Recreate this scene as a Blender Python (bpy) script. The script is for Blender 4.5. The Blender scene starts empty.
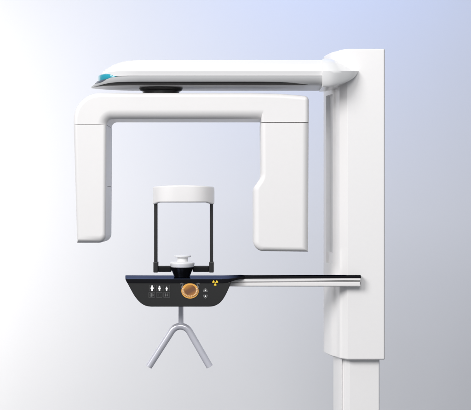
import bpy, bmesh, math
from mathutils import Vector
R = math.radians
scene = bpy.context.scene
COL = scene.collection

# ---------------------------------------------------------------- image pixels to metres
S, D, EYE = 0.004, 5.0, 1.5          # metres per image pixel, camera distance, eye height
def W(u, v, Y=0.0):
    """image pixel coordinates (u right, v down) projected from the camera to depth Y -> metres"""
    k = (D + Y) / D
    return Vector(((u - 235.5) * S * k, Y, EYE + (205 - v) * S * k))

# ---------------------------------------------------------------- materials
def nodes(name):
    m = bpy.data.materials.new(name); m.use_nodes = True
    nt = m.node_tree
    return m, nt, nt.nodes['Principled BSDF']
def plain(name, col, rough=0.4, metal=0.0, coat=0.0, var=0.03, bump=0.02, scale=60, emit=None, spec=0.5, trans=0.0):
    m, nt, b = nodes(name)
    tc = nt.nodes.new('ShaderNodeTexCoord')
    n = nt.nodes.new('ShaderNodeTexNoise'); n.inputs['Scale'].default_value = scale; n.inputs['Detail'].default_value = 3
    nt.links.new(tc.outputs['Object'], n.inputs['Vector'])
    mix = nt.nodes.new('ShaderNodeMix'); mix.data_type = 'RGBA'
    mix.inputs['A'].default_value = (*[c * (1 - var) for c in col], 1)
    mix.inputs['B'].default_value = (*[min(1, c * (1 + var)) for c in col], 1)
    nt.links.new(n.outputs['Fac'], mix.inputs['Factor'])
    nt.links.new(mix.outputs['Result'], b.inputs['Base Color'])
    n2 = nt.nodes.new('ShaderNodeTexNoise'); n2.inputs['Scale'].default_value = 7
    nt.links.new(tc.outputs['Object'], n2.inputs['Vector'])
    mr = nt.nodes.new('ShaderNodeMapRange')
    mr.inputs['To Min'].default_value = max(0, rough - 0.04); mr.inputs['To Max'].default_value = rough + 0.04
    nt.links.new(n2.outputs['Fac'], mr.inputs['Value']); nt.links.new(mr.outputs['Result'], b.inputs['Roughness'])
    if bump:
        n3 = nt.nodes.new('ShaderNodeTexNoise'); n3.inputs['Scale'].default_value = 900
        nt.links.new(tc.outputs['Object'], n3.inputs['Vector'])
        bp = nt.nodes.new('ShaderNodeBump'); bp.inputs['Strength'].default_value = bump; bp.inputs['Distance'].default_value = 0.001
        nt.links.new(n3.outputs['Fac'], bp.inputs['Height']); nt.links.new(bp.outputs['Normal'], b.inputs['Normal'])
    b.inputs['Metallic'].default_value = metal
    b.inputs['Coat Weight'].default_value = coat
    b.inputs['Specular IOR Level'].default_value = spec
    b.inputs['Transmission Weight'].default_value = trans
    if emit:
        b.inputs['Emission Color'].default_value = (*emit[0], 1); b.inputs['Emission Strength'].default_value = emit[1]
    return m
M = dict(
    white=plain('white_plastic', (0.855, 0.838, 0.832), 0.38, var=0.012),
    gloss=plain('white_gloss', (0.86, 0.855, 0.855), 0.22, var=0.008, coat=0.3, bump=0.0),
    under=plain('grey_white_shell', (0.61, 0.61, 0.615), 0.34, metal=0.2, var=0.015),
    dark_band=plain('black_reflection_band', (0.008, 0.008, 0.009), 0.45, bump=0.0),
    black=plain('black_plastic', (0.004, 0.004, 0.0045), 0.35, bump=0.02, spec=0.3),
    bowl=plain('black_gloss', (0.004, 0.004, 0.0045), 0.22, bump=0.0, spec=0.12),
    glass=plain('black_glass', (0.004, 0.005, 0.008), 0.08, coat=0.6, bump=0.0),
    panel=plain('charcoal_panel', (0.018, 0.018, 0.018), 0.36, bump=0.03),
    post=plain('graphite_post', (0.045, 0.044, 0.044), 0.32, metal=0.5, bump=0.0),
    alu=plain('satin_aluminium', (0.72, 0.72, 0.79), 0.22, metal=0.3, bump=0.0),
    cap=plain('tube_end_cap', (0.30, 0.31, 0.33), 0.4, bump=0.0),
    teal=plain('teal_lens', (0.015, 0.30, 0.40), 0.12, coat=0.4, bump=0.0, var=0.2, scale=14, emit=((0.02, 0.45, 0.58), 0.12)),
    lampbase=plain('lamp_base', (0.10, 0.12, 0.16), 0.3, bump=0.0),
    bearing=plain('dark_bearing', (0.018, 0.018, 0.018), 0.30, bump=0.0),
    icon=plain('white_print', (0.75, 0.75, 0.75), 0.5, bump=0.0, emit=((1, 1, 1), 0.25)),
    dim=plain('grey_print', (0.17, 0.17, 0.17), 0.5, bump=0.0),
    faint=plain('faint_print', (0.060, 0.060, 0.060), 0.5, bump=0.0),
    key=plain('key_face', (0.019, 0.019, 0.019), 0.4, bump=0.0),
    yellow=plain('yellow_print', (0.80, 0.55, 0.03), 0.5, bump=0.0, emit=((1.0, 0.7, 0.05), 0.15)),
    gum=plain('amber_gum', (0.74, 0.38, 0.08), 0.3, var=0.25, scale=160, bump=0.0, coat=0.4, emit=((0.6, 0.27, 0.05), 0.15)),
    palate=plain('brown_palate', (0.20, 0.085, 0.035), 0.3, var=0.3, scale=60, bump=0.0),
    tooth=plain('tooth_ivory', (0.72, 0.43, 0.20), 0.3, bump=0.0),
    backdrop=plain('grey_backdrop_paper', (0.545, 0.545, 0.55), 0.9, var=0.008, scale=3, bump=0.05, spec=0.1),
    slotgrey=plain('slot_grey', (0.84, 0.84, 0.845), 0.45, bump=0.0),
    lip=plain('black_lip', (0.006, 0.006, 0.008), 0.35, bump=0.0, spec=0.15),
    colwhite=plain('white_column_enamel', (0.90, 0.885, 0.88), 0.30, var=0.012, coat=0.25),
    floor=plain('studio_floor', (0.09, 0.095, 0.105), 0.6, var=0.05, scale=8),
)

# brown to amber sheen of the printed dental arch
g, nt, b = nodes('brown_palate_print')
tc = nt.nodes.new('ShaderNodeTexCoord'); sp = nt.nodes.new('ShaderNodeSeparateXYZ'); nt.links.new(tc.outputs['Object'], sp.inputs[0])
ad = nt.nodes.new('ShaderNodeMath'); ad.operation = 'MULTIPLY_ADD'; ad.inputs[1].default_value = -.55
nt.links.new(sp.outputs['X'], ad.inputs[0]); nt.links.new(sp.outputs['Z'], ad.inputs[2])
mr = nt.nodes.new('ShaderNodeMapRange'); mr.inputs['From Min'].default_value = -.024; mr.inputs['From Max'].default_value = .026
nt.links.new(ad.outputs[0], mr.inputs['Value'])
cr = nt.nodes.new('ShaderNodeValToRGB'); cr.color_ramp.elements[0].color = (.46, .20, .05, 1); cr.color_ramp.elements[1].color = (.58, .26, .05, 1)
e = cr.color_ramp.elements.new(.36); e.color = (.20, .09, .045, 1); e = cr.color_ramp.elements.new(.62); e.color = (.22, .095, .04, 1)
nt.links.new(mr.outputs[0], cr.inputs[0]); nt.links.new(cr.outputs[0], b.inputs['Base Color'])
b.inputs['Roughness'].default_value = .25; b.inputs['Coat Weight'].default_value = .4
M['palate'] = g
# black tray glass: blue reflection painted into the gloss colour, fading rightward to black
g, nt, b = nodes('black_glass_blue_reflection')
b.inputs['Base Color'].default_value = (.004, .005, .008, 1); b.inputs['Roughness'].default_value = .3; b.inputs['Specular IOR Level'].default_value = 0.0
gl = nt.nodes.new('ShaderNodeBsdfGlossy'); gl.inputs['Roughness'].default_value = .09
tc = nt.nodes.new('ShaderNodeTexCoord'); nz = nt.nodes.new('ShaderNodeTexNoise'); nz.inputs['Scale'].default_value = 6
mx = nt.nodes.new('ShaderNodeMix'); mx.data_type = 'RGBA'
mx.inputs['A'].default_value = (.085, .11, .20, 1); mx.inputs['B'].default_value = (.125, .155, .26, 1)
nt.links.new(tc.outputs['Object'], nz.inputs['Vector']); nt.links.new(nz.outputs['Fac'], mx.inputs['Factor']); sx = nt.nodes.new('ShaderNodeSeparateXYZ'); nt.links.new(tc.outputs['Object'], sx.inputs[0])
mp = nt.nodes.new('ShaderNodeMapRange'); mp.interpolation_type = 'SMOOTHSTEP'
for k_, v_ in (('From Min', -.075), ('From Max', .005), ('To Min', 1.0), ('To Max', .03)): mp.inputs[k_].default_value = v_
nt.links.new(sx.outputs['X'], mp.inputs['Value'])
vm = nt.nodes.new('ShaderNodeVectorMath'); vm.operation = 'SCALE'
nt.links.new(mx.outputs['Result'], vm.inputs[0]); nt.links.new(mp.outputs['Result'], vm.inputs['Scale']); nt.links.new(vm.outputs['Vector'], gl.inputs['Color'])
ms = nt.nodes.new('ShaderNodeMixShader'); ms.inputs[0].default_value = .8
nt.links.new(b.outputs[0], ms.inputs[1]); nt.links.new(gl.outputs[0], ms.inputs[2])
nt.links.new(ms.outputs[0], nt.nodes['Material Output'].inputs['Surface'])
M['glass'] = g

# ---------------------------------------------------------------- mesh helpers
def link(name, bm, mats, parent=None, smooth=0.6, wn=True):
    bmesh.ops.recalc_face_normals(bm, faces=bm.faces)
    for f in bm.faces: f.smooth = True
    for e in bm.edges:
        if len(e.link_faces) == 2 and e.calc_face_angle(0) > smooth: e.smooth = False
    cs = [v.co for v in bm.verts]
    c = Vector([(min(p[i] for p in cs) + max(p[i] for p in cs)) / 2 for i in range(3)])
    for v in bm.verts: v.co -= c
    me = bpy.data.meshes.new(name); bm.to_mesh(me); bm.free()
    for m in (mats if isinstance(mats, (list, tuple)) else [mats]): me.materials.append(M[m])
    o = bpy.data.objects.new(name, me); COL.objects.link(o)
    if parent:
        o.parent = parent
        o.location = c - WLOC[parent]
    else:
        o.location = c
    WLOC[o] = c
    if wn:
        mod = o.modifiers.new('normals', 'WEIGHTED_NORMAL'); mod.keep_sharp = True
    return o
WLOC = {}

def rounded(corners, n=8):
    """corners: (u, v, corner_radius, edge_rounding of the edge leaving it) -> points, per-edge rounding"""
    pts, er = [], []
    N = len(corners)
    for i, (u, v, r, e) in enumerate(corners):
        p = Vector((u, v)); a = Vector(corners[i - 1][:2]); b = Vector(corners[(i + 1) % N][:2])
        eprev = corners[i - 1][3]
        d1, d2 = (a - p).normalized(), (b - p).normalized()
        ang = d1.angle(d2)
        if r <= 0 or abs(ang - math.pi) < 1e-3:
            pts.append(p); er.append(e); continue
        t = min(r / math.tan(ang / 2), 0.49 * (a - p).length if corners[i-1][2] > 0 else .98 * (a-p).length,
                0.49 * (b - p).length if corners[(i+1) % N][2] > 0 else .98 * (b-p).length)
        rr = t * math.tan(ang / 2)
        c = p + (d1 + d2).normalized() * (rr / math.sin(ang / 2))
        p1, p2 = p + d1 * t, p + d2 * t
        a1 = math.atan2(p1.y - c.y, p1.x - c.x); a2 = math.atan2(p2.y - c.y, p2.x - c.x)
        da = (a2 - a1 + math.pi) % (2 * math.pi) - math.pi
        for k in range(n + 1):
            f = k / n
            pts.append(c + Vector((math.cos(a1 + da * f), math.sin(a1 + da * f))) * rr)
            er.append(e if k == n else eprev + (e - eprev) * (k + 0.5) / n)
    return pts, er

def slab(bm, pts, er, yf, yb, seg=7, back=1.0, mi=0):
    """solid whose outline is pts (image pixels projected onto its front face) with rounded front and back edges"""
    P = [W(p[0], p[1], yf) for p in pts]
    q = [Vector((p.x, p.z)) for p in P]
    N = len(q)
    area = sum(q[i].x * q[(i + 1) % N].y - q[(i + 1) % N].x * q[i].y for i in range(N))
    if area < 0:
        q.reverse(); er = list(reversed(er)); er = er[1:] + er[:1]
    nrm = []
    for i in range(N):
        d = (q[(i + 1) % N] - q[i]).normalized(); nrm.append(Vector((-d.y, d.x)))      # inward
    rings = []
    def ring(th, y0, sgn, scale):
        out = []
        for i in range(N):
            n1, n2 = nrm[i - 1], nrm[i]; r1, r2 = er[i - 1] * scale, er[i] * scale
            c1, c2 = r1 * (1 - math.cos(th)), r2 * (1 - math.cos(th))
            det = n1.x * n2.y - n1.y * n2.x
            if abs(det) < 0.02:
                v = (n1 + n2).normalized() * (c1 + c2) / 2
            else:
                v = Vector(((c1 * n2.y - c2 * n1.y) / det, (n1.x * c2 - n2.x * c1) / det))
            rv = max(r1, r2)
            p = q[i] + v
            out.append(bm.verts.new((p.x, y0 + sgn * rv * (1 - math.sin(th)), p.y)))
        rings.append(out)
    for k in range(seg, -1, -1): ring(math.pi / 2 * k / seg, yf, 1, 1.0)
    for k in range(0, seg + 1): ring(math.pi / 2 * k / seg, yb, -1, back)
    for a, b in zip(rings, rings[1:]):
        for i in range(N):
            f = bm.faces.new((a[i], a[(i + 1) % N], b[(i + 1) % N], b[i])); f.material_index = mi
    for r, rev in ((rings[0], False), (rings[-1], True)):
        f = bm.faces.new(r if not rev else list(reversed(r))); f.material_index = mi

def loft(bm, sections, close=True, caps=True, mi=0):
    rows = [[bm.verts.new(p) for p in s] for s in sections]
    N = len(rows[0])
    for a, b in zip(rows, rows[1:]):
        for i in range(N if close else N - 1):
            j = (i + 1) % N
            f = bm.faces.new((a[i], a[j], b[j], b[i])); f.material_index = mi
    if caps:
        bm.faces.new(list(reversed(rows[0]))).material_index = mi
        bm.faces.new(rows[-1]).material_index = mi
    return rows

def lathe(bm, c, prof, n=64, mi=0):
    loft(bm, [[Vector((c[0] + r * math.cos(t), c[1] + r * math.sin(t), z))
               for t in [2 * math.pi * k / n for k in range(n)]] for r, z in prof], mi=mi)

def tube(bm, path, rad, n=28, mi=0, flat=1.0):
    secs = []
    for i, p in enumerate(path):
        t = (path[min(i + 1, len(path) - 1)] - path[max(i - 1, 0)]).normalized()
        a = Vector((0, 1, 0)); a = (a - t * a.dot(t)).normalized(); b = t.cross(a)
        r = rad[i] if isinstance(rad, list) else rad
        secs.append([p + a * math.cos(k) * r * flat + b * math.sin(k) * r for k in [2 * math.pi * j / n for j in range(n)]])
    loft(bm, secs, mi=mi)

def box(bm, lo, hi, bev=0.0, mi=0, seg=3):
    b = bmesh.new(); bmesh.ops.create_cube(b, size=1)
    for v in b.verts: v.co = Vector([lo[i] + (v.co[i] + .5) * (hi[i] - lo[i]) for i in range(3)])
    if bev: bmesh.ops.bevel(b, geom=b.edges[:], offset=bev, segments=seg, affect='EDGES', profile=.5)
    mp = {v: bm.verts.new(v.co) for v in b.verts}
    for f in b.faces: bm.faces.new([mp[v] for v in f.verts]).material_index = mi
    b.free()

def decal(bm, pts, Y, th=0.0012, mi=0):
    """thin raised print: outline in image pixels, front at depth Y, thickness behind it"""
    f_ = [bm.verts.new(W(p[0], p[1], Y)) for p in pts]
    b_ = [bm.verts.new(v.co + Vector((0, th, 0))) for v in f_]
    N = len(pts)
    bm.faces.new(f_).material_index = mi; bm.faces.new(list(reversed(b_))).material_index = mi
    for i in range(N): bm.faces.new((f_[i], b_[i], b_[(i + 1) % N], f_[(i + 1) % N])).material_index = mi
def disc_pts(u, v, r, n=20, a0=0, a1=360, ry=None):
    return [(u + r * math.cos(R(a0 + (a1 - a0) * k / n)), v + (ry or r) * math.sin(R(a0 + (a1 - a0) * k / n))) for k in range(n + (0 if a1 - a0 == 360 else 1))]
def frame(bm, u0, v0, u1, v1, w, Y, mi=0, r=0.7):
    o, _ = rounded([(u0, v0, r, 0), (u1, v0, r, 0), (u1, v1, r, 0), (u0, v1, r, 0)], 4)
    i, _ = rounded([(u0 + w, v0 + w, r - w * .6, 0), (u1 - w, v0 + w, r - w * .6, 0), (u1 - w, v1 - w, r - w * .6, 0), (u0 + w, v1 - w, r - w * .6, 0)], 4)
    ring2(bm, o, i, Y, mi)
def ring2(bm, o, i, Y, mi=0, th=0.0012):
    N = len(o)
    A = [bm.verts.new(W(p[0], p[1], Y)) for p in o]; B = [bm.verts.new(W(p[0], p[1], Y)) for p in i]
    A2 = [bm.verts.new(v.co + Vector((0, th, 0))) for v in A]; B2 = [bm.verts.new(v.co + Vector((0, th, 0))) for v in B]
    for k in range(N):
        j = (k + 1) % N
        for f in ((A[k], A[j], B[j], B[k]), (A[k], A2[k], A2[j], A[j]), (B[k], B[j], B2[j], B2[k]), (A2[k], B2[k], B2[j], A2[j])):
            bm.faces.new(f).material_index = mi
def stroke(bm, pts, w, Y, mi=0):
    """thin bent line of width w"""
    P = [Vector(p) for p in pts]; L, Rr = [], []
    for i, p in enumerate(P):
        t = (P[min(i + 1, len(P) - 1)] - P[max(i - 1, 0)]).normalized(); n = Vector((-t.y, t.x)) * w / 2
        L.append(p + n); Rr.append(p - n)
    decal(bm, [tuple(p) for p in L + Rr[::-1]], Y, mi=mi)

# ---------------------------------------------------------------- the unit
unit = bpy.data.objects.new('dental_xray_unit', None); COL.objects.link(unit)
base = W(356, 300, 0.1); unit.location = (base.x, base.y, 0); WLOC[unit] = Vector((base.x, base.y, 0))
unit['label'] = 'white panoramic dental X-ray unit with black control tray before the pale blue-grey backdrop'
unit['category'] = 'medical scanner'

# column: plan outline (u, depth), straight front, chamfer and rounded nose on the left; a guide slot is sunk in the nose
YC = -0.05
def smooth_curve(ctrl, n):
    out = []
    m = len(ctrl)
    for i in range(m - 1):
        p0, p1, p2, p3 = ctrl[max(i - 1, 0)], ctrl[i], ctrl[i + 1], ctrl[min(i + 2, m - 1)]
        for k in range(n):
            t = k / n
            out.append(tuple(0.5 * ((2 * p1[j]) + (-p0[j] + p2[j]) * t + (2 * p0[j] - 5 * p1[j] + 4 * p2[j] - p3[j]) * t * t + (-p0[j] + 3 * p1[j] - 3 * p2[j] + p3[j]) * t ** 3) for j in range(len(p1))))
    out.append(tuple(ctrl[-1]))
    return out
nose = smooth_curve([(339.3, YC + 0.040), (336.3, YC + 0.075), (331.5, YC + 0.115), (327.0, YC + 0.185), (324.2, YC + 0.24), (323.6, YC + 0.275), (324.6, YC + 0.31)], 8)
plan = [(384.9, YC + 0.006), (384.2, YC + 0.0015), (383, YC), (348, YC), (347.2, YC + 0.0008), (346.7, YC + 0.003)] + [(339.9, YC + 0.034)] + nose + [(330, YC + 0.33), (384.9, YC + 0.33)]
def plan_xy(u, Y): return Vector(((u - 235.5) * S * (D + Y) / D, Y))
pl = [plan_xy(*p) for p in plan]
ztop, zbot = W(0, 48.8, YC).z, W(0, 359.8, YC).z
s_top, s_bot = W(0, 95, YC + .15).z, W(0, 252, YC + .15).z
s_bot2 = W(0, 263, YC + .15).z
def inset_plan(d):
    out = []
    N = len(pl)
    for i in range(N):
        n1 = pl[i] - pl[i - 1]; n2 = pl[(i + 1) % N] - pl[i]
        n1 = Vector((n1.y, -n1.x)).normalized(); n2 = Vector((n2.y, -n2.x)).normalized()
        nn = (n1 + n2).normalized()
        out.append(pl[i] + nn * d / max(0.5, nn.dot(n1)))
    return out
cx = sum(p.x for p in pl) / len(pl); cy = sum(p.y for p in pl) / len(pl)
test = inset_plan(0.01)
sgn = 1 if (test[20] - Vector((cx, cy))).length < (pl[20] - Vector((cx, cy))).length else -1
rows = []
def row(z, inset=0.0, slot=0.0):
    q = inset_plan(sgn * inset) if inset else [p.copy() for p in pl]
    if slot:
        qi = inset_plan(sgn * slot)
        for i, p in enumerate(plan):
            if 326.3 <= p[0] <= 332.6 and YC + .09 < p[1] < YC + .25: q[i] = qi[i]
    rows.append([Vector((p.x, p.y, z)) for p in q])
for k in range(5):
    a = math.pi / 2 * k / 4; row(ztop - 0.004 * (1 - math.sin(math.pi/2 - math.pi/2 * (1 - k / 4)) if False else 1 - math.sin(a)) if False else ztop - 0.004 * (1 - math.cos(a)), 0.004 * (1 - math.sin(a)))
row(s_top); row(s_top - .001, slot=.015)
row(s_bot); rows[-1] = rows[-1] if False else rows[-1]
rows.pop(); row(s_bot, slot=.015); row(s_bot - .001, slot=.007); row(s_bot2, slot=.007); row(s_bot2 - .001)
for k in range(5):
    a = math.pi / 2 * k / 4; row(zbot + 0.006 * (1 - math.sin(a)), 0.006 * (1 - math.cos(a)))
qi_ = inset_plan(sgn * .015)
slot_pts = [qi_[i] for i, p in enumerate(plan) if 326.3 <= p[0] <= 332.6 and YC + .09 < p[1] < YC + .25]
bm = bmesh.new(); loft(bm, rows); bm.normal_update()
for f in bm.faces:
    c = f.calc_center_median()
    if s_bot - .002 < c.z < s_top + .002 and abs(f.normal.z) < .5:
        if any((Vector((v.co.x, v.co.y)) - q_).length < 1e-5 for v in f.verts for q_ in slot_pts): f.material_index = 1
column = link('column', bm, ['colwhite', 'slotgrey'], unit)

# lower post the column slides on, down to the floor
bm = bmesh.new()
YP = YC + 0.03
pp = [(379.5, YP + .004), (379, YP + .001), (378.3, YP), (350, YP), (349.2, YP + .001), (348.6, YP + .004), (344.8, YP + .018), (343.6, YP + .030), (342.3, YP + .030), (341.8, YP + .024),
      (339.5, YP + .05), (336.5, YP + .10), (334, YP + .16), (333.2, YP + .2), (334, YP + .24), (379.5, YP + .24)]
q = [plan_xy(*p) for p in pp]
loft(bm, [[Vector((p.x, p.y, z)) for p in q] for z in (zbot + 0.02, 0.0)])
link('lower_post', bm, 'colwhite', unit)

# overhead arm ------------------------------------------------------------
def front_section(u, spec):
    """spec: (v, half depth) pairs from top to bottom as they read on the near side; mirrored to the far side"""
    near = []
    for v, w in spec: near.append(W(u, v, -w))
    far = [Vector((p.x, -p.y, p.z)) for p in reversed(near)]
    return near + far
def lerp(tbl, x):
    for (a, *pa), (b, *pb) in zip(tbl, tbl[1:]):
        if x <= b:
            t = max(0, (x - a) / (b - a)); return [p + (q_ - p) * t for p, q_ in zip(pa, pb)]
    return list(tbl[-1][1:])
# hull: sheer line t, keel b (near edge), half depth w
hull = [(91.2, 87.0, 87.6, .006), (92.5, 85.9, 87.2, .028), (95, 84.2, 86.8, .050), (99, 82.0, 86.4, .075), (104, 79.6, 86.0, .098), (110, 77.8, 85.7, .118), (118, 76.6, 85.5, .135), (128, 76.2, 85.3, .146), (140, 76.1, 85.2, .15), (323, 76.1, 85.2, .15)]
def hull_spec(t, b, w):
    out = []
    h = b - t
    for k in range(9):
        a = k / 8
        # belly curve: nearly upright under the sheer line, then tucked inward to the keel edge
        out.append((t + h * math.sin(a * math.pi / 2) ** 1.15, w * (1 - 0.22 * (1 - math.cos(a * math.pi / 2)) ** 1.1)))
    out.append((b + 0.3, w * 0.765)); out.append((b + 0.5, w * 0.73))
    return out
us = [91.2, 92.5, 95, 97, 99, 101.5, 104, 107, 110, 114, 118, 123, 128, 134, 140, 180, 230, 280, 323]
bm = bmesh.new()
loft(bm, [front_section(u, hull_spec(*lerp(hull, u))) for u in us])
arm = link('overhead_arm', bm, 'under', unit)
# upper cover of the arm
cover = [(101.0, 75.2, 76.2, 77.2, .045), (102, 73.0, 75.2, 76.9, .062), (104, 70.9, 73.8, 76.7, .085), (107, 68.6, 72.6, 76.5, .103), (110, 66.7, 71.8, 76.3, .116), (114, 64.6, 71.3, 76.1, .127), (118, 63.0, 71.0, 75.9, .135),
         (123, 61.6, 70.9, 75.8, .141), (128, 60.7, 70.9, 75.7, .146), (134, 60.1, 70.9, 75.7, .149), (140, 59.9, 70.9, 75.7, .150), (323, 60.0, 70.9, 75.7, .150)]
def cover_spec(tp, md, bt, w):
    s = [(tp, 0.0001), (tp, w * .35), (tp + .15 * min(1, md - tp), w * .44)]
    n = 5
    for k in range(n + 1):
        f = k / n
        s.append((tp + (md - tp) * (0.06 + 0.94 * f), w * (.47 + .53 * f ** 0.8)))
    s += [(md + .25, w * 1.004), (bt, w * .975), (bt + .25, w * .96)]
    return s
bm = bmesh.new()
loft(bm, [front_section(u, cover_spec(*lerp(cover, u))) for u in [101, 102, 104, 107, 110, 114, 118, 123, 128, 134, 140, 180, 230, 280, 323]])
link('upper_cover', bm, 'gloss', arm, smooth=0.35)
# black strip painting the dark reflection along the lower edge, pointed at both ends
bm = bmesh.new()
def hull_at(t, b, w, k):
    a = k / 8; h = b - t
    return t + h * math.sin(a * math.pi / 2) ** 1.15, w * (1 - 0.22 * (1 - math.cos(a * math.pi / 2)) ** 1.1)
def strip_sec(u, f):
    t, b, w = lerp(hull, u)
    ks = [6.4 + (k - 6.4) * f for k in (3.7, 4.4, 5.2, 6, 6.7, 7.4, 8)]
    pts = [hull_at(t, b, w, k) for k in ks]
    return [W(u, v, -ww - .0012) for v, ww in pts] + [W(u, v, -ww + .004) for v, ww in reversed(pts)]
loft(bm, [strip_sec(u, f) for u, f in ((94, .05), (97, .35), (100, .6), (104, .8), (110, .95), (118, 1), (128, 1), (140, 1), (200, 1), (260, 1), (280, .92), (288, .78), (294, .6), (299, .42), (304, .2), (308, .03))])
link('reflection_strip', bm, 'dark_band', arm)
# teal status lamp wrapped round the bow, on its dark base
def bow(u0, wmax, u_end, n=14):
    out = []
    for k in range(n + 1):
        a = math.pi / 2 * k / n
        out.append((u_end - (u_end - u0) * math.cos(a), wmax * math.sin(a) ** .62))
    return out
def bow_ring(u0, wmax, u_end, v_fn, off=0.0):
    near = []
    for u, w in bow(u0, wmax, u_end):
        near.append(W(u, v_fn(u), -max(w, .0005)))
    far = [Vector((p.x, -p.y, p.z)) for p in reversed(near)]
    return near + far
def vbase(u): return lerp([(90, 84.0), (97, 81.6), (104, 79.8), (110, 78.4), (118, 77.2), (124, 77)], u)[0]
bm = bmesh.new()
def top_line(u): return lerp([(97, 76.3), (98, 75.5), (101, 74.5), (104, 74.0), (110, 73.9), (113, 75.0), (116, 76.9), (119, 77.1)], u)[0]
def lamp_v(f): return lambda u: vbase(u) - .2 + (min(top_line(u), vbase(u) - .3) - vbase(u) + .2) * f
loft(bm, [bow_ring(98.3, .124, 119, lamp_v(0)), bow_ring(98.0, .126, 119, lamp_v(.15)), bow_ring(97.8, .126, 118.6, lamp_v(.5)), bow_ring(97.9, .124, 118.2, lamp_v(.8)), bow_ring(98.4, .120, 117.6, lamp_v(.95)), bow_ring(99.6, .108, 117, lamp_v(1.0))])
link('status_lamp', bm, 'teal', arm)
bm = bmesh.new()
loft(bm, [bow_ring(94.5, .112, 120, lambda u: vbase(u) + 1.6), bow_ring(96.2, .120, 120, lambda u: vbase(u) + .5), bow_ring(97.0, .1195, 119.6, lambda u: vbase(u) - .25), bow_ring(98.2, .11, 118.5, lambda u: vbase(u) - .3)])
link('lamp_base', bm, 'lampbase', arm)
# collar that wraps the arm onto the column
csec = []
def collar_spec(top, mid, bot, w, wi):
    s = [(top, .0001), (top, w * .3), (top + (mid - top) * .03, w * .40)]
    for k in range(1, 6):
        f = k / 5; s.append((top + (mid - top) * f, w * (.40 + .60 * f ** .75)))
    for k in range(1, 10):
        a = k / 9 * math.pi / 2
        s.append((mid + .2 + (bot - mid - .2) * math.sin(a), w - (w - wi) * (1 - math.cos(a))))
    return s
for u, top, mid, bot, w in ((322.2, 59.4, 70.9, 86.6, .158), (323, 58.8, 70.9, 87.2, .162), (329, 58.9, 70.9, 86.9, .160), (334, 59.8, 70.9, 86.0, .152), (338, 61.4, 70.9, 85.0, .142), (342, 63.5, 70.9, 83.8, .130),
                            (346, 65.6, 70.9, 82.2, .117), (350, 67.5, 70.9, 80.2, .104), (353, 68.9, 70.9, 78.3, .091), (355.5, 69.8, 70.9, 76.0, .078), (357.3, 70.4, 70.9, 73.6, .064), (358.5, 70.7, 70.9, 71.6, .050)):
    near = [W(u, v, -x) for v, x in collar_spec(top, mid, bot, w, max(.04, w * .90))]
    far = [Vector((p.x, 0.05, p.z)) for p in reversed(near)]
    csec.append(near + far)
bm = bmesh.new(); loft(bm, csec)
link('collar', bm, 'gloss', arm, smooth=0.9)
# swivel bearing hanging from the arm
zu = W(0, 85.7, -.117).z
c0 = W(161, 88, 0); zc = W(0, 93.4, -.1).z
bm = bmesh.new()
lathe(bm, (c0.x, 0), [(.087, zu + .01), (.087, zu - .004), (.083, zu - .009), (.0735, zu - .012), (.0735, zc - .004)])
link('swivel_bearing', bm, 'bearing', arm)

# rotating C-arm ----------------------------------------------------------
YF, YB = -0.12, 0.13
bm = bmesh.new()
pts, er = rounded([(73.2, 124.6, 0, .018), (73.0, 92.6, 27, .018), (250, 92.7, 0, .018), (280, 93.4, 0, .018), (300, 95.0, 0, .018), (309, 96.2, 4.5, .017), (309, 122.3, 0, .0006), (261.0, 122.3, 0, .010), (261.0, 118.8, 0, .036), (106.4, 118.8, 6.0, .034), (106.2, 124.6, 0, .0006)], 12)
slab(bm, pts, er, YF, YB)
carm = link('rotating_arm', bm, 'white', unit)
bm = bmesh.new()
pts, er = rounded([(73.25, 125.0, 0, .0006), (106.2, 125.0, 0, .014), (105.8, 186.0, 0, .014), (105.4, 243, 7.6, .030), (76.4, 243, 0, .016)], 12)
slab(bm, pts, er, YF, YB)
link('detector', bm, 'white', carm)
# fine joint on the inner side of the detector
bm = bmesh.new(); a = W(105.8, 186, YF)
box(bm, (a.x - .0010, -.062, a.z - .001), (a.x + .0009, .07, a.z + .001))
link('panel_joint', bm, 'dim', carm)
bm = bmesh.new()
pts, er = rounded([(309, 122.75, 0, .026), (308.4, 251.9, 0, .020), (253.4, 251.2, 10, .024), (253.4, 188, 12, .020), (261.3, 177, 12, .020), (260.8, 122.75, 0, .0006)], 12)
slab(bm, pts, er, YF - .002, YB)
link('tube_head', bm, 'white', carm)
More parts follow.
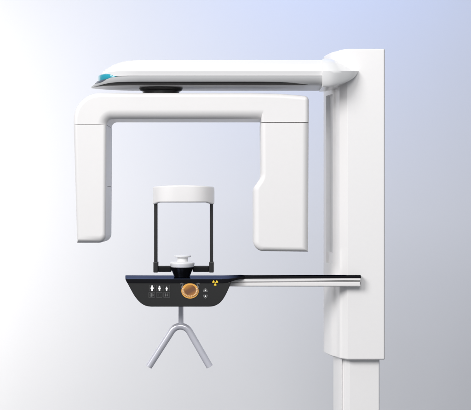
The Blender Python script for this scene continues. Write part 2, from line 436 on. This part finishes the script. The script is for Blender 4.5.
# control tray ------------------------------------------------------------
YT = -0.14
outline = smooth_curve([(126.9, 282.2), (127.8, 284), (130.2, 288.5), (133.6, 294.6), (137.4, 299.8), (141.5, 303.6), (146, 305.9), (151, 306.7)], 4)
right = smooth_curve([(209, 306.7), (213.5, 306.2), (218, 304.2), (222, 300.6), (225.4, 295.4), (228.3, 289.4), (230.2, 285.0), (231.2, 282.2)], 4)
bm = bmesh.new()
pts = outline + right
slab(bm, pts, [.003] * len(pts), YT, 0.10, seg=4)
tray = link('control_tray', bm, 'panel', unit)
bm = bmesh.new()
tsec = []
for u, vt, vb, yf, yb in ((125.3, 278.7, 279.2, YT + .02, .10), (125.7, 278.7, 280.0, YT + .002, .10), (126.5, 278.7, 281.8, YT - .002, .10), (127.1, 278.7, 283.1, YT - .002, .10), (160, 278.8, 283.2, YT - .002, .10), (222, 278.8, 283.2, YT - .002, .10), (228, 278.7, 282.8, YT - .0015, .10),
                        (232, 278.4, 281.3, YT + .006, .095), (236, 277.9, 280.1, YT + .022, .085), (240, 277.0, 279.3, YT + .032, .05), (245, 276.3, 279.0, -.086, .0), (254, 275.9, 278.7, -.084, -.03), (300, 275.7, 278.5, -.084, -.03), (361, 275.5, 278.3, -.084, -.03)):
    a, b = W(u, vt, yf), W(u, vb, yf); x = a.x; e = .0012
    kx = lambda y: W(u, 205, y).x if u < 200 else x
    tsec.append([Vector((x, yf + e, a.z)), Vector((x, yf, a.z - e)), Vector((x, yf, b.z + e)), Vector((x, yf + e, b.z)), Vector((kx(yb), yb, b.z)), Vector((kx(yb), yb, a.z))])
loft(bm, tsec)
bm.normal_update(); xr = W(231, 0, YT).x
for f in bm.faces:
    top = abs(f.normal.z) > .7 and f.calc_area() > 2e-4 and f.calc_center_median().z > W(0, 280, YT).z
    f.material_index = 0 if (top) else 1
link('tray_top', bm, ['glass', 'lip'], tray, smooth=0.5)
# white beam carrying the tray back to the column: a narrow upper rail over a deeper lower rail
bm = bmesh.new()
pts, er = rounded([(224, 279.0, 0, .001), (360.6, 278.3, 0, .002), (360.6, 281.4, .2, .004), (224, 282.2, 0, .004)], 4)
slab(bm, pts, er, -.088, 0.03, seg=4)
pts, er = rounded([(222, 282.4, 0, .003), (360.8, 281.6, .2, .003), (360.8, 286.6, .8, .005), (222, 286.5, 0, .006)], 4)
slab(bm, pts, er, -.084, 0.03, seg=4)
link('support_beam', bm, 'white', tray)
YD = YT - .0012
# selection keys, two rows of three
def person_icon(bm, u, v0, v1, w):
    h = v1 - v0
    decal(bm, disc_pts(u, v0 + h * .15, h * .15, 14), YD - .0012, mi=1)
    decal(bm, [(u - w * .30, v0 + h * .32), (u + w * .30, v0 + h * .32), (u + w * .5, v0 + h * .42), (u + w * .5, v0 + h * .60), (u + w * .30, v0 + h * .66), (u + w * .26, v1), (u + w * .03, v1), (u, v0 + h * .74), (u - w * .03, v1), (u - w * .26, v1), (u - w * .30, v0 + h * .66), (u - w * .5, v0 + h * .60), (u - w * .5, v0 + h * .42)], YD - .0012, mi=1)
keys = [(149.0, 284.9, 155.0, 291.3), (156.3, 284.9, 162.4, 291.3), (163.6, 284.9, 169.9, 291.3), (148.4, 292.2, 155.0, 297.7), (156.2, 292.2, 162.5, 297.7), (163.4, 292.2, 169.9, 297.7)]
key_labels = ['key with a large white person symbol', 'key with a middle-sized white person symbol', 'key with a small white person symbol', 'key with a round arrow symbol', 'key with a faint grey symbol', 'key with two linked bars']
for i, (u0, v0, u1, v1) in enumerate(keys):
    bm = bmesh.new()
    face, _ = rounded([(u0 + .2, v0 + .2, .6, 0), (u1 - .2, v0 + .2, .6, 0), (u1 - .2, v1 - .2, .6, 0), (u0 + .2, v1 - .2, .6, 0)], 4)
    decal(bm, [tuple(p) for p in face], YT - .0004, .002, mi=0)
    frame(bm, u0, v0, u1, v1, .42, YD - .0002, mi=2)
    u, v = (u0 + u1) / 2, (v0 + v1) / 2
    if i == 0: person_icon(bm, u + .1, 285.3, 291.0, 3.0)
    elif i == 1: person_icon(bm, u + .1, 285.7, 290.9, 2.6)
    elif i == 2: person_icon(bm, u - .1, 286.6, 290.8, 2.2)
    elif i == 3:
        ring2(bm, disc_pts(u - .2, v, 1.7, 20), disc_pts(u - .2, v, 1.2, 20), YD - .0012, 3)
        decal(bm, [(u - .6, v - 1.3), (u + .1, v - 1.3), (u + .1, v + 1.5), (u - .6, v + 1.5)], YD - .0016, mi=3)
        decal(bm, [(u + .9, v - .9), (u + 2.4, v + .1), (u + .9, v + 1.1)], YD - .0018, mi=3)
    elif i == 4:
        stroke(bm, [(u - .6, v + .9), (u - .6, v - .9), (u + .5, v - .9)], .4, YD - .0012, 2)
    else:
        decal(bm, [(u - 1.5, v - 1.5), (u - .9, v - 1.5), (u - .9, v + 1.5), (u - 1.5, v + 1.5)], YD - .0012, mi=3)
        decal(bm, [(u + .9, v - 1.4), (u + 1.4, v - 1.4), (u + 1.4, v + 1.4), (u + .9, v + 1.4)], YD - .0012, mi=3)
        stroke(bm, [(u - .8, v + .5), (u + .1, v - .1), (u + .9, v + .5)], .45, YD - .0016, 3)
    k = link('key', bm, ['key', 'icon', 'faint', 'dim'], tray, wn=False)
    k['label'] = key_labels[i]
# dental arch dial
U0, V0 = 190.0, 290.9
bm = bmesh.new()
decal(bm, disc_pts(U0, V0, 8.7, 48, ry=7.6), YD, .002, mi=0)
decal(bm, disc_pts(U0 + .1, V0 - .8, 5.9, 40, ry=5.4), YD - .0008, .002, mi=1)
for k in range(15):
    a = R(-12 + 204 * k / 14)
    u, v = U0 + 7.1 * math.cos(a), V0 - .6 + 6.1 * math.sin(a)
    b2 = bmesh.new(); bmesh.ops.create_uvsphere(b2, u_segments=12, v_segments=8, radius=1)
    c = W(u, v, YD - .001); big = 1.12 - .32 * math.sin(max(0, a))
    mp = {}
    for x in b2.verts: mp[x] = bm.verts.new(c + Vector((x.co.x * .0044 * big, x.co.y * .0022, x.co.z * .0044 * big)))
    for f in b2.faces: bm.faces.new([mp[x] for x in f.verts]).material_index = 2
    b2.free()
for s in (-1, 1):
    stroke(bm, [(U0 + s * 8.1, V0 - 2.0), (U0 + s * 7.5, V0 - 5.0), (U0 + s * 6.9, V0 - 7.4), (U0 + s * 8.3, V0 - 7.9), (U0 + s * 9.7, V0 - 6.7)], .75, YD - .0006, 3)
    stroke(bm, [(U0 + s * 8.3, V0 - 5.0), (U0 + s * 8.5, V0 - 3.0)], .5, YD - .0008, 3)
dial = link('dental_arch_dial', bm, ['gum', 'palate', 'tooth', 'dim'], tray, wn=False)
# up and down keys
for s, lab in ((-1, 'key with an upward arrow outline'), (1, 'key with a downward arrow outline')):
    bm = bmesh.new()
    u, v = 205.4, 293.3 + s * 3.0
    o = [(0, 2.2), (1.7, .9), (2.3, -1.5), (-2.3, -1.5), (-1.7, .9)]
    i_ = [(0, 1.5), (1.2, .55), (1.6, -1.0), (-1.6, -1.0), (-1.2, .55)]
    ring2(bm, [(u + a, v + s * b) for a, b in o], [(u + a, v + s * b) for a, b in i_], YD, 0)
    decal(bm, disc_pts(u, v - s * .1, .75, 14), YD - .0004, mi=1)
    k = link('height_key', bm, ['dim', 'icon'], tray, wn=False); k['label'] = lab
# radiation trefoil
bm = bmesh.new(); u, v = 215.2, 282.7
for a in (90, 210, 330):
    decal(bm, disc_pts(u, v, 2.9, 8, a - 30, a + 30) + disc_pts(u, v, .95, 6, a + 30, a - 30), YD - .0022, .003, mi=0)
decal(bm, disc_pts(u, v, .55, 12), YD - .0022, .003, mi=0)
link('radiation_symbol', bm, 'yellow', tray, wn=False)

# chin rest ---------------------------------------------------------------
ztray = W(0, 278.8, YT - .002).z + .0006
def zc_(v): return W(0, v, 0).z
cc = W(182, 270, 0)
bm = bmesh.new()
lathe(bm, (cc.x, 0), [(.0310, ztray - .001), (.0335, zc_(275)), (.0375, zc_(272.6)), (.0410, zc_(270.3)), (.0432, zc_(268.4)), (.0436, zc_(267.0))])
chin = link('chin_rest', bm, 'bowl', unit)
bm = bmesh.new()
lathe(bm, (cc.x + .001, 0), [(.040, zc_(267.2)), (.0455, zc_(267.0)), (.0468, zc_(266.3)), (.0492, zc_(264.2)), (.0500, zc_(263.2)), (.0490, zc_(262.5)), (.0445, zc_(261.8)), (.036, zc_(261.5)), (.0215, zc_(261.3))])
link('chin_cup', bm, 'gloss', chin)
bm = bmesh.new()
lathe(bm, (cc.x + .003, 0), [(.0215, zc_(261.5)), (.0215, zc_(257.4)), (.030, zc_(257.2)), (.0328, zc_(256.8)), (.0335, zc_(256.2)), (.0330, zc_(255.5)), (.0300, zc_(255.1)), (.018, zc_(254.8))])
link('bite_plate', bm, 'gloss', chin)

# head support ------------------------------------------------------------
bm = bmesh.new()
n = 48; secs = []
ax, ay = 0.117, 0.115
hc = W(183.5, 195, 0.02)
for k in range(n + 1):
    a = math.pi * (1 + (k / n)) if False else math.pi + math.pi * k / n
    e = 0.62
    cxs, sns = math.cos(a), math.sin(a)
    px_ = hc.x + ax * math.copysign(abs(cxs) ** e, cxs); py_ = 0.045 + ay * math.copysign(abs(sns) ** .9, sns)
    mid = 1 - abs(cxs)
    zt = W(0, 186.4 - 1.2 * mid, -.05).z; zb = W(0, 204.6 - 2.1 * min(1, mid * 3), -.05).z
    t = Vector((-abs(sns), 0, 0))
    secs.append((px_, py_, zt, zb))
rowsb = []
for k, (x, y, zt, zb) in enumerate(secs):
    x0, y0 = secs[max(k - 1, 0)][:2]; x1, y1 = secs[min(k + 1, n)][:2]
    d = Vector((x1 - x0, y1 - y0)).normalized(); nn = Vector((d.y, -d.x))     # outward
    sq = min(1, min(k, n - k) / 2); hh = (zt - zb) / 2; zm = (zt + zb) / 2; hh *= .86 + .14 * sq
    ring = []
    th, rr = .007, .006
    for ox, oz in [(th, -(hh - rr)), (th, hh - rr), (th * .8, hh - rr * .4), (th * .3, hh), (-th * .3, hh), (-th * .8, hh - rr * .4), (-th, hh - rr), (-th, -(hh - rr)), (-th * .8, -(hh - rr * .4)), (-th * .3, -hh), (th * .3, -hh), (th * .8, -(hh - rr * .4))]:
        ring.append(Vector((x + nn.x * ox, y + nn.y * ox, zm + oz)))
    rowsb.append(ring)
loft(bm, rowsb)
headsup = link('headband', bm, 'white', unit, smooth=0.9)
for s, (u0, u1) in ((-1, (154.0, 157.2)), (1, (209.8, 213.0))):
    bm = bmesh.new()
    y0, y1 = .002, .040
    a, b = W(u0, 202.5, y0), W(u1, 272.2, y0)
    box(bm, (a.x, y0, b.z + .02), (b.x, y1, a.z), .0018)
    um = (u0 + u1) / 2
    a, b = W(um - 2.35, 261.8, y0 - .003), W(um + 2.35, 272.6, y0 - .003)
    box(bm, (a.x, y0 - .004, b.z), (b.x, y1 + .004, a.z), .003)
    up = link('upright', bm, 'post', headsup)
    bm = bmesh.new()
    ua, ub = (um + 1.9, 171.5) if s < 0 else (192.5, um - 1.9)
    pth = [W(ua, 269.0, .02), W(ua + (ub - ua) * .5, 269.0, .02), W(ub, 269.0, .02)]
    a, b = W(ua, 266.0, .006), W(ub, 272.0, .006)
    box(bm, (a.x, .004, b.z), (b.x, .036, a.z), .005, seg=5)
    link('crossbar', bm, 'black', headsup)

# hand grip under the tray ------------------------------------------------
YG = -0.02
L_end, R_end = Vector((148.7, 366.6)), Vector((209.7, 366.6)); apex = Vector((180.4, 326.2))
# straight legs joined by an arc
rad = 10.5
c = Vector((apex.x, apex.y + rad))
def tangent(end, side):
    d = end - c; phi = math.atan2(d.y, d.x)
    return phi + side * math.acos(rad / d.length)
aL, aR = tangent(L_end, 1) % (2 * math.pi), tangent(R_end, -1) % (2 * math.pi)
arc = [c + Vector((math.cos(aL + (aR - aL) * k / 16), math.sin(aL + (aR - aL) * k / 16))) * rad for k in range(17)]
path2 = [L_end] + [L_end + (arc[0] - L_end) * f for f in (.3, .6, .85)] + arc + [R_end + (arc[-1] - R_end) * f for f in (.85, .6, .3)] + [R_end]
bm = bmesh.new()
tube(bm, [W(p.x, p.y, YG) for p in path2], 0.0137)
grip = link('hand_grip', bm, 'alu', unit)
bm = bmesh.new()
tube(bm, [W(180.9, 305.5, YG), W(180.9, 314, YG), W(180.9, 322.0, YG), W(180.9, 324.5, YG)], [.0100, .0100, .0102, .0108])
link('stem', bm, 'alu', grip)
for p, q_ in ((path2[0], path2[1]), (path2[-1], path2[-2])):
    bm = bmesh.new(); d = (p - q_).normalized()
    tube(bm, [W(*(p - d * .4), YG), W(*(p + d * .15), YG)], [.0137 * .86, .0137 * .80])
    link('end_cap', bm, 'cap', grip)

# ---------------------------------------------------------------- setting
bm = bmesh.new()
prof = [(2.4, 5.2), (2.4, .16)] + [(2.4 - .15 * (1 - math.cos(math.pi / 2 * k / 10)), .16 - .15 * math.sin(math.pi / 2 * k / 10)) for k in range(1, 11)]
loft(bm, [[Vector((x, y, max(z, .012))) for y, z in prof] for x in (-5, 5)], close=False, caps=False)
bd = link('backdrop', bm, 'backdrop', None, smooth=1.2, wn=False); bd['kind'] = 'structure'
bm = bmesh.new()
vs = [bm.verts.new(p) for p in ((-6, -7, 0), (6, -7, 0), (6, 3, 0), (-6, 3, 0))]; bm.faces.new(vs)
fl = link('floor', bm, 'floor', None, wn=False); fl['kind'] = 'structure'

# ---------------------------------------------------------------- light
w = bpy.data.worlds.new('World'); scene.world = w; w.use_nodes = True
w.node_tree.nodes['Background'].inputs['Color'].default_value = (0.90, 0.95, 1.0, 1)
w.node_tree.nodes['Background'].inputs['Strength'].default_value = 0.35
def area(name, loc, target, size, power, col=(1, 1, 1), sy=None, spread=180):
    l = bpy.data.lights.new(name, 'AREA'); l.energy = power; l.color = col; l.shape = 'RECTANGLE'; l.size = size; l.size_y = sy or size; l.spread = R(spread)
    o = bpy.data.objects.new(name, l); COL.objects.link(o); o.location = loc
    o.rotation_euler = (Vector(target) - Vector(loc)).to_track_quat('-Z', 'Y').to_euler()
    return o
area('key_softbox', (-5.5, -7.0, 6.3), (0.1, 0, 1.55), 4.2, 735, (1.0, .99, .985))
area('front_softbox', (0.1, -6.4, 5.0), (0.1, 0, 1.5), 3.0, 160, (1.0, .98, .975))
area('top_softbox', (0, -0.5, 4.4), (0.1, 0, 1.9), 2.0, 14, (1, 1, 1))
area('added_wash_white', (-3.6, 1.2, 1.4), (-1.1, 2.4, 1.35), 0.8, 56, (1.0, .968, .925), sy=3.4, spread=85)  # added unseen lamp that whitens the backdrop from the left
area('added_wash_blue', (0.7, 0.9, 4.2), (0.5, 2.4, 2.7), 1.4, 22.3, (.02, .264, 1.0), spread=130)  # added unseen lamp tinting the upper backdrop blue
area('added_wash_low', (0.2, 1.1, 0.2), (0.2, 2.4, 1.0), 0.4, 2.5, (1, .965, .84), sy=0.3)  # added unseen lamp lifting the lower backdrop

cam = bpy.data.cameras.new('camera'); co = bpy.data.objects.new('camera', cam); COL.objects.link(co)
co.location = (0, -D, EYE); co.rotation_euler = (R(90), 0, 0)
cam.sensor_width = 36; cam.sensor_fit = 'HORIZONTAL'; cam.lens = 36 * D / (471 * S); cam.clip_end = 100
scene.camera = co
scene.view_settings.view_transform = 'Standard'; scene.view_settings.look = 'None'; scene.view_settings.exposure = 0
scene.render.engine = 'CYCLES'
scene.cycles.use_denoising = True
scene.cycles.max_bounces = 8
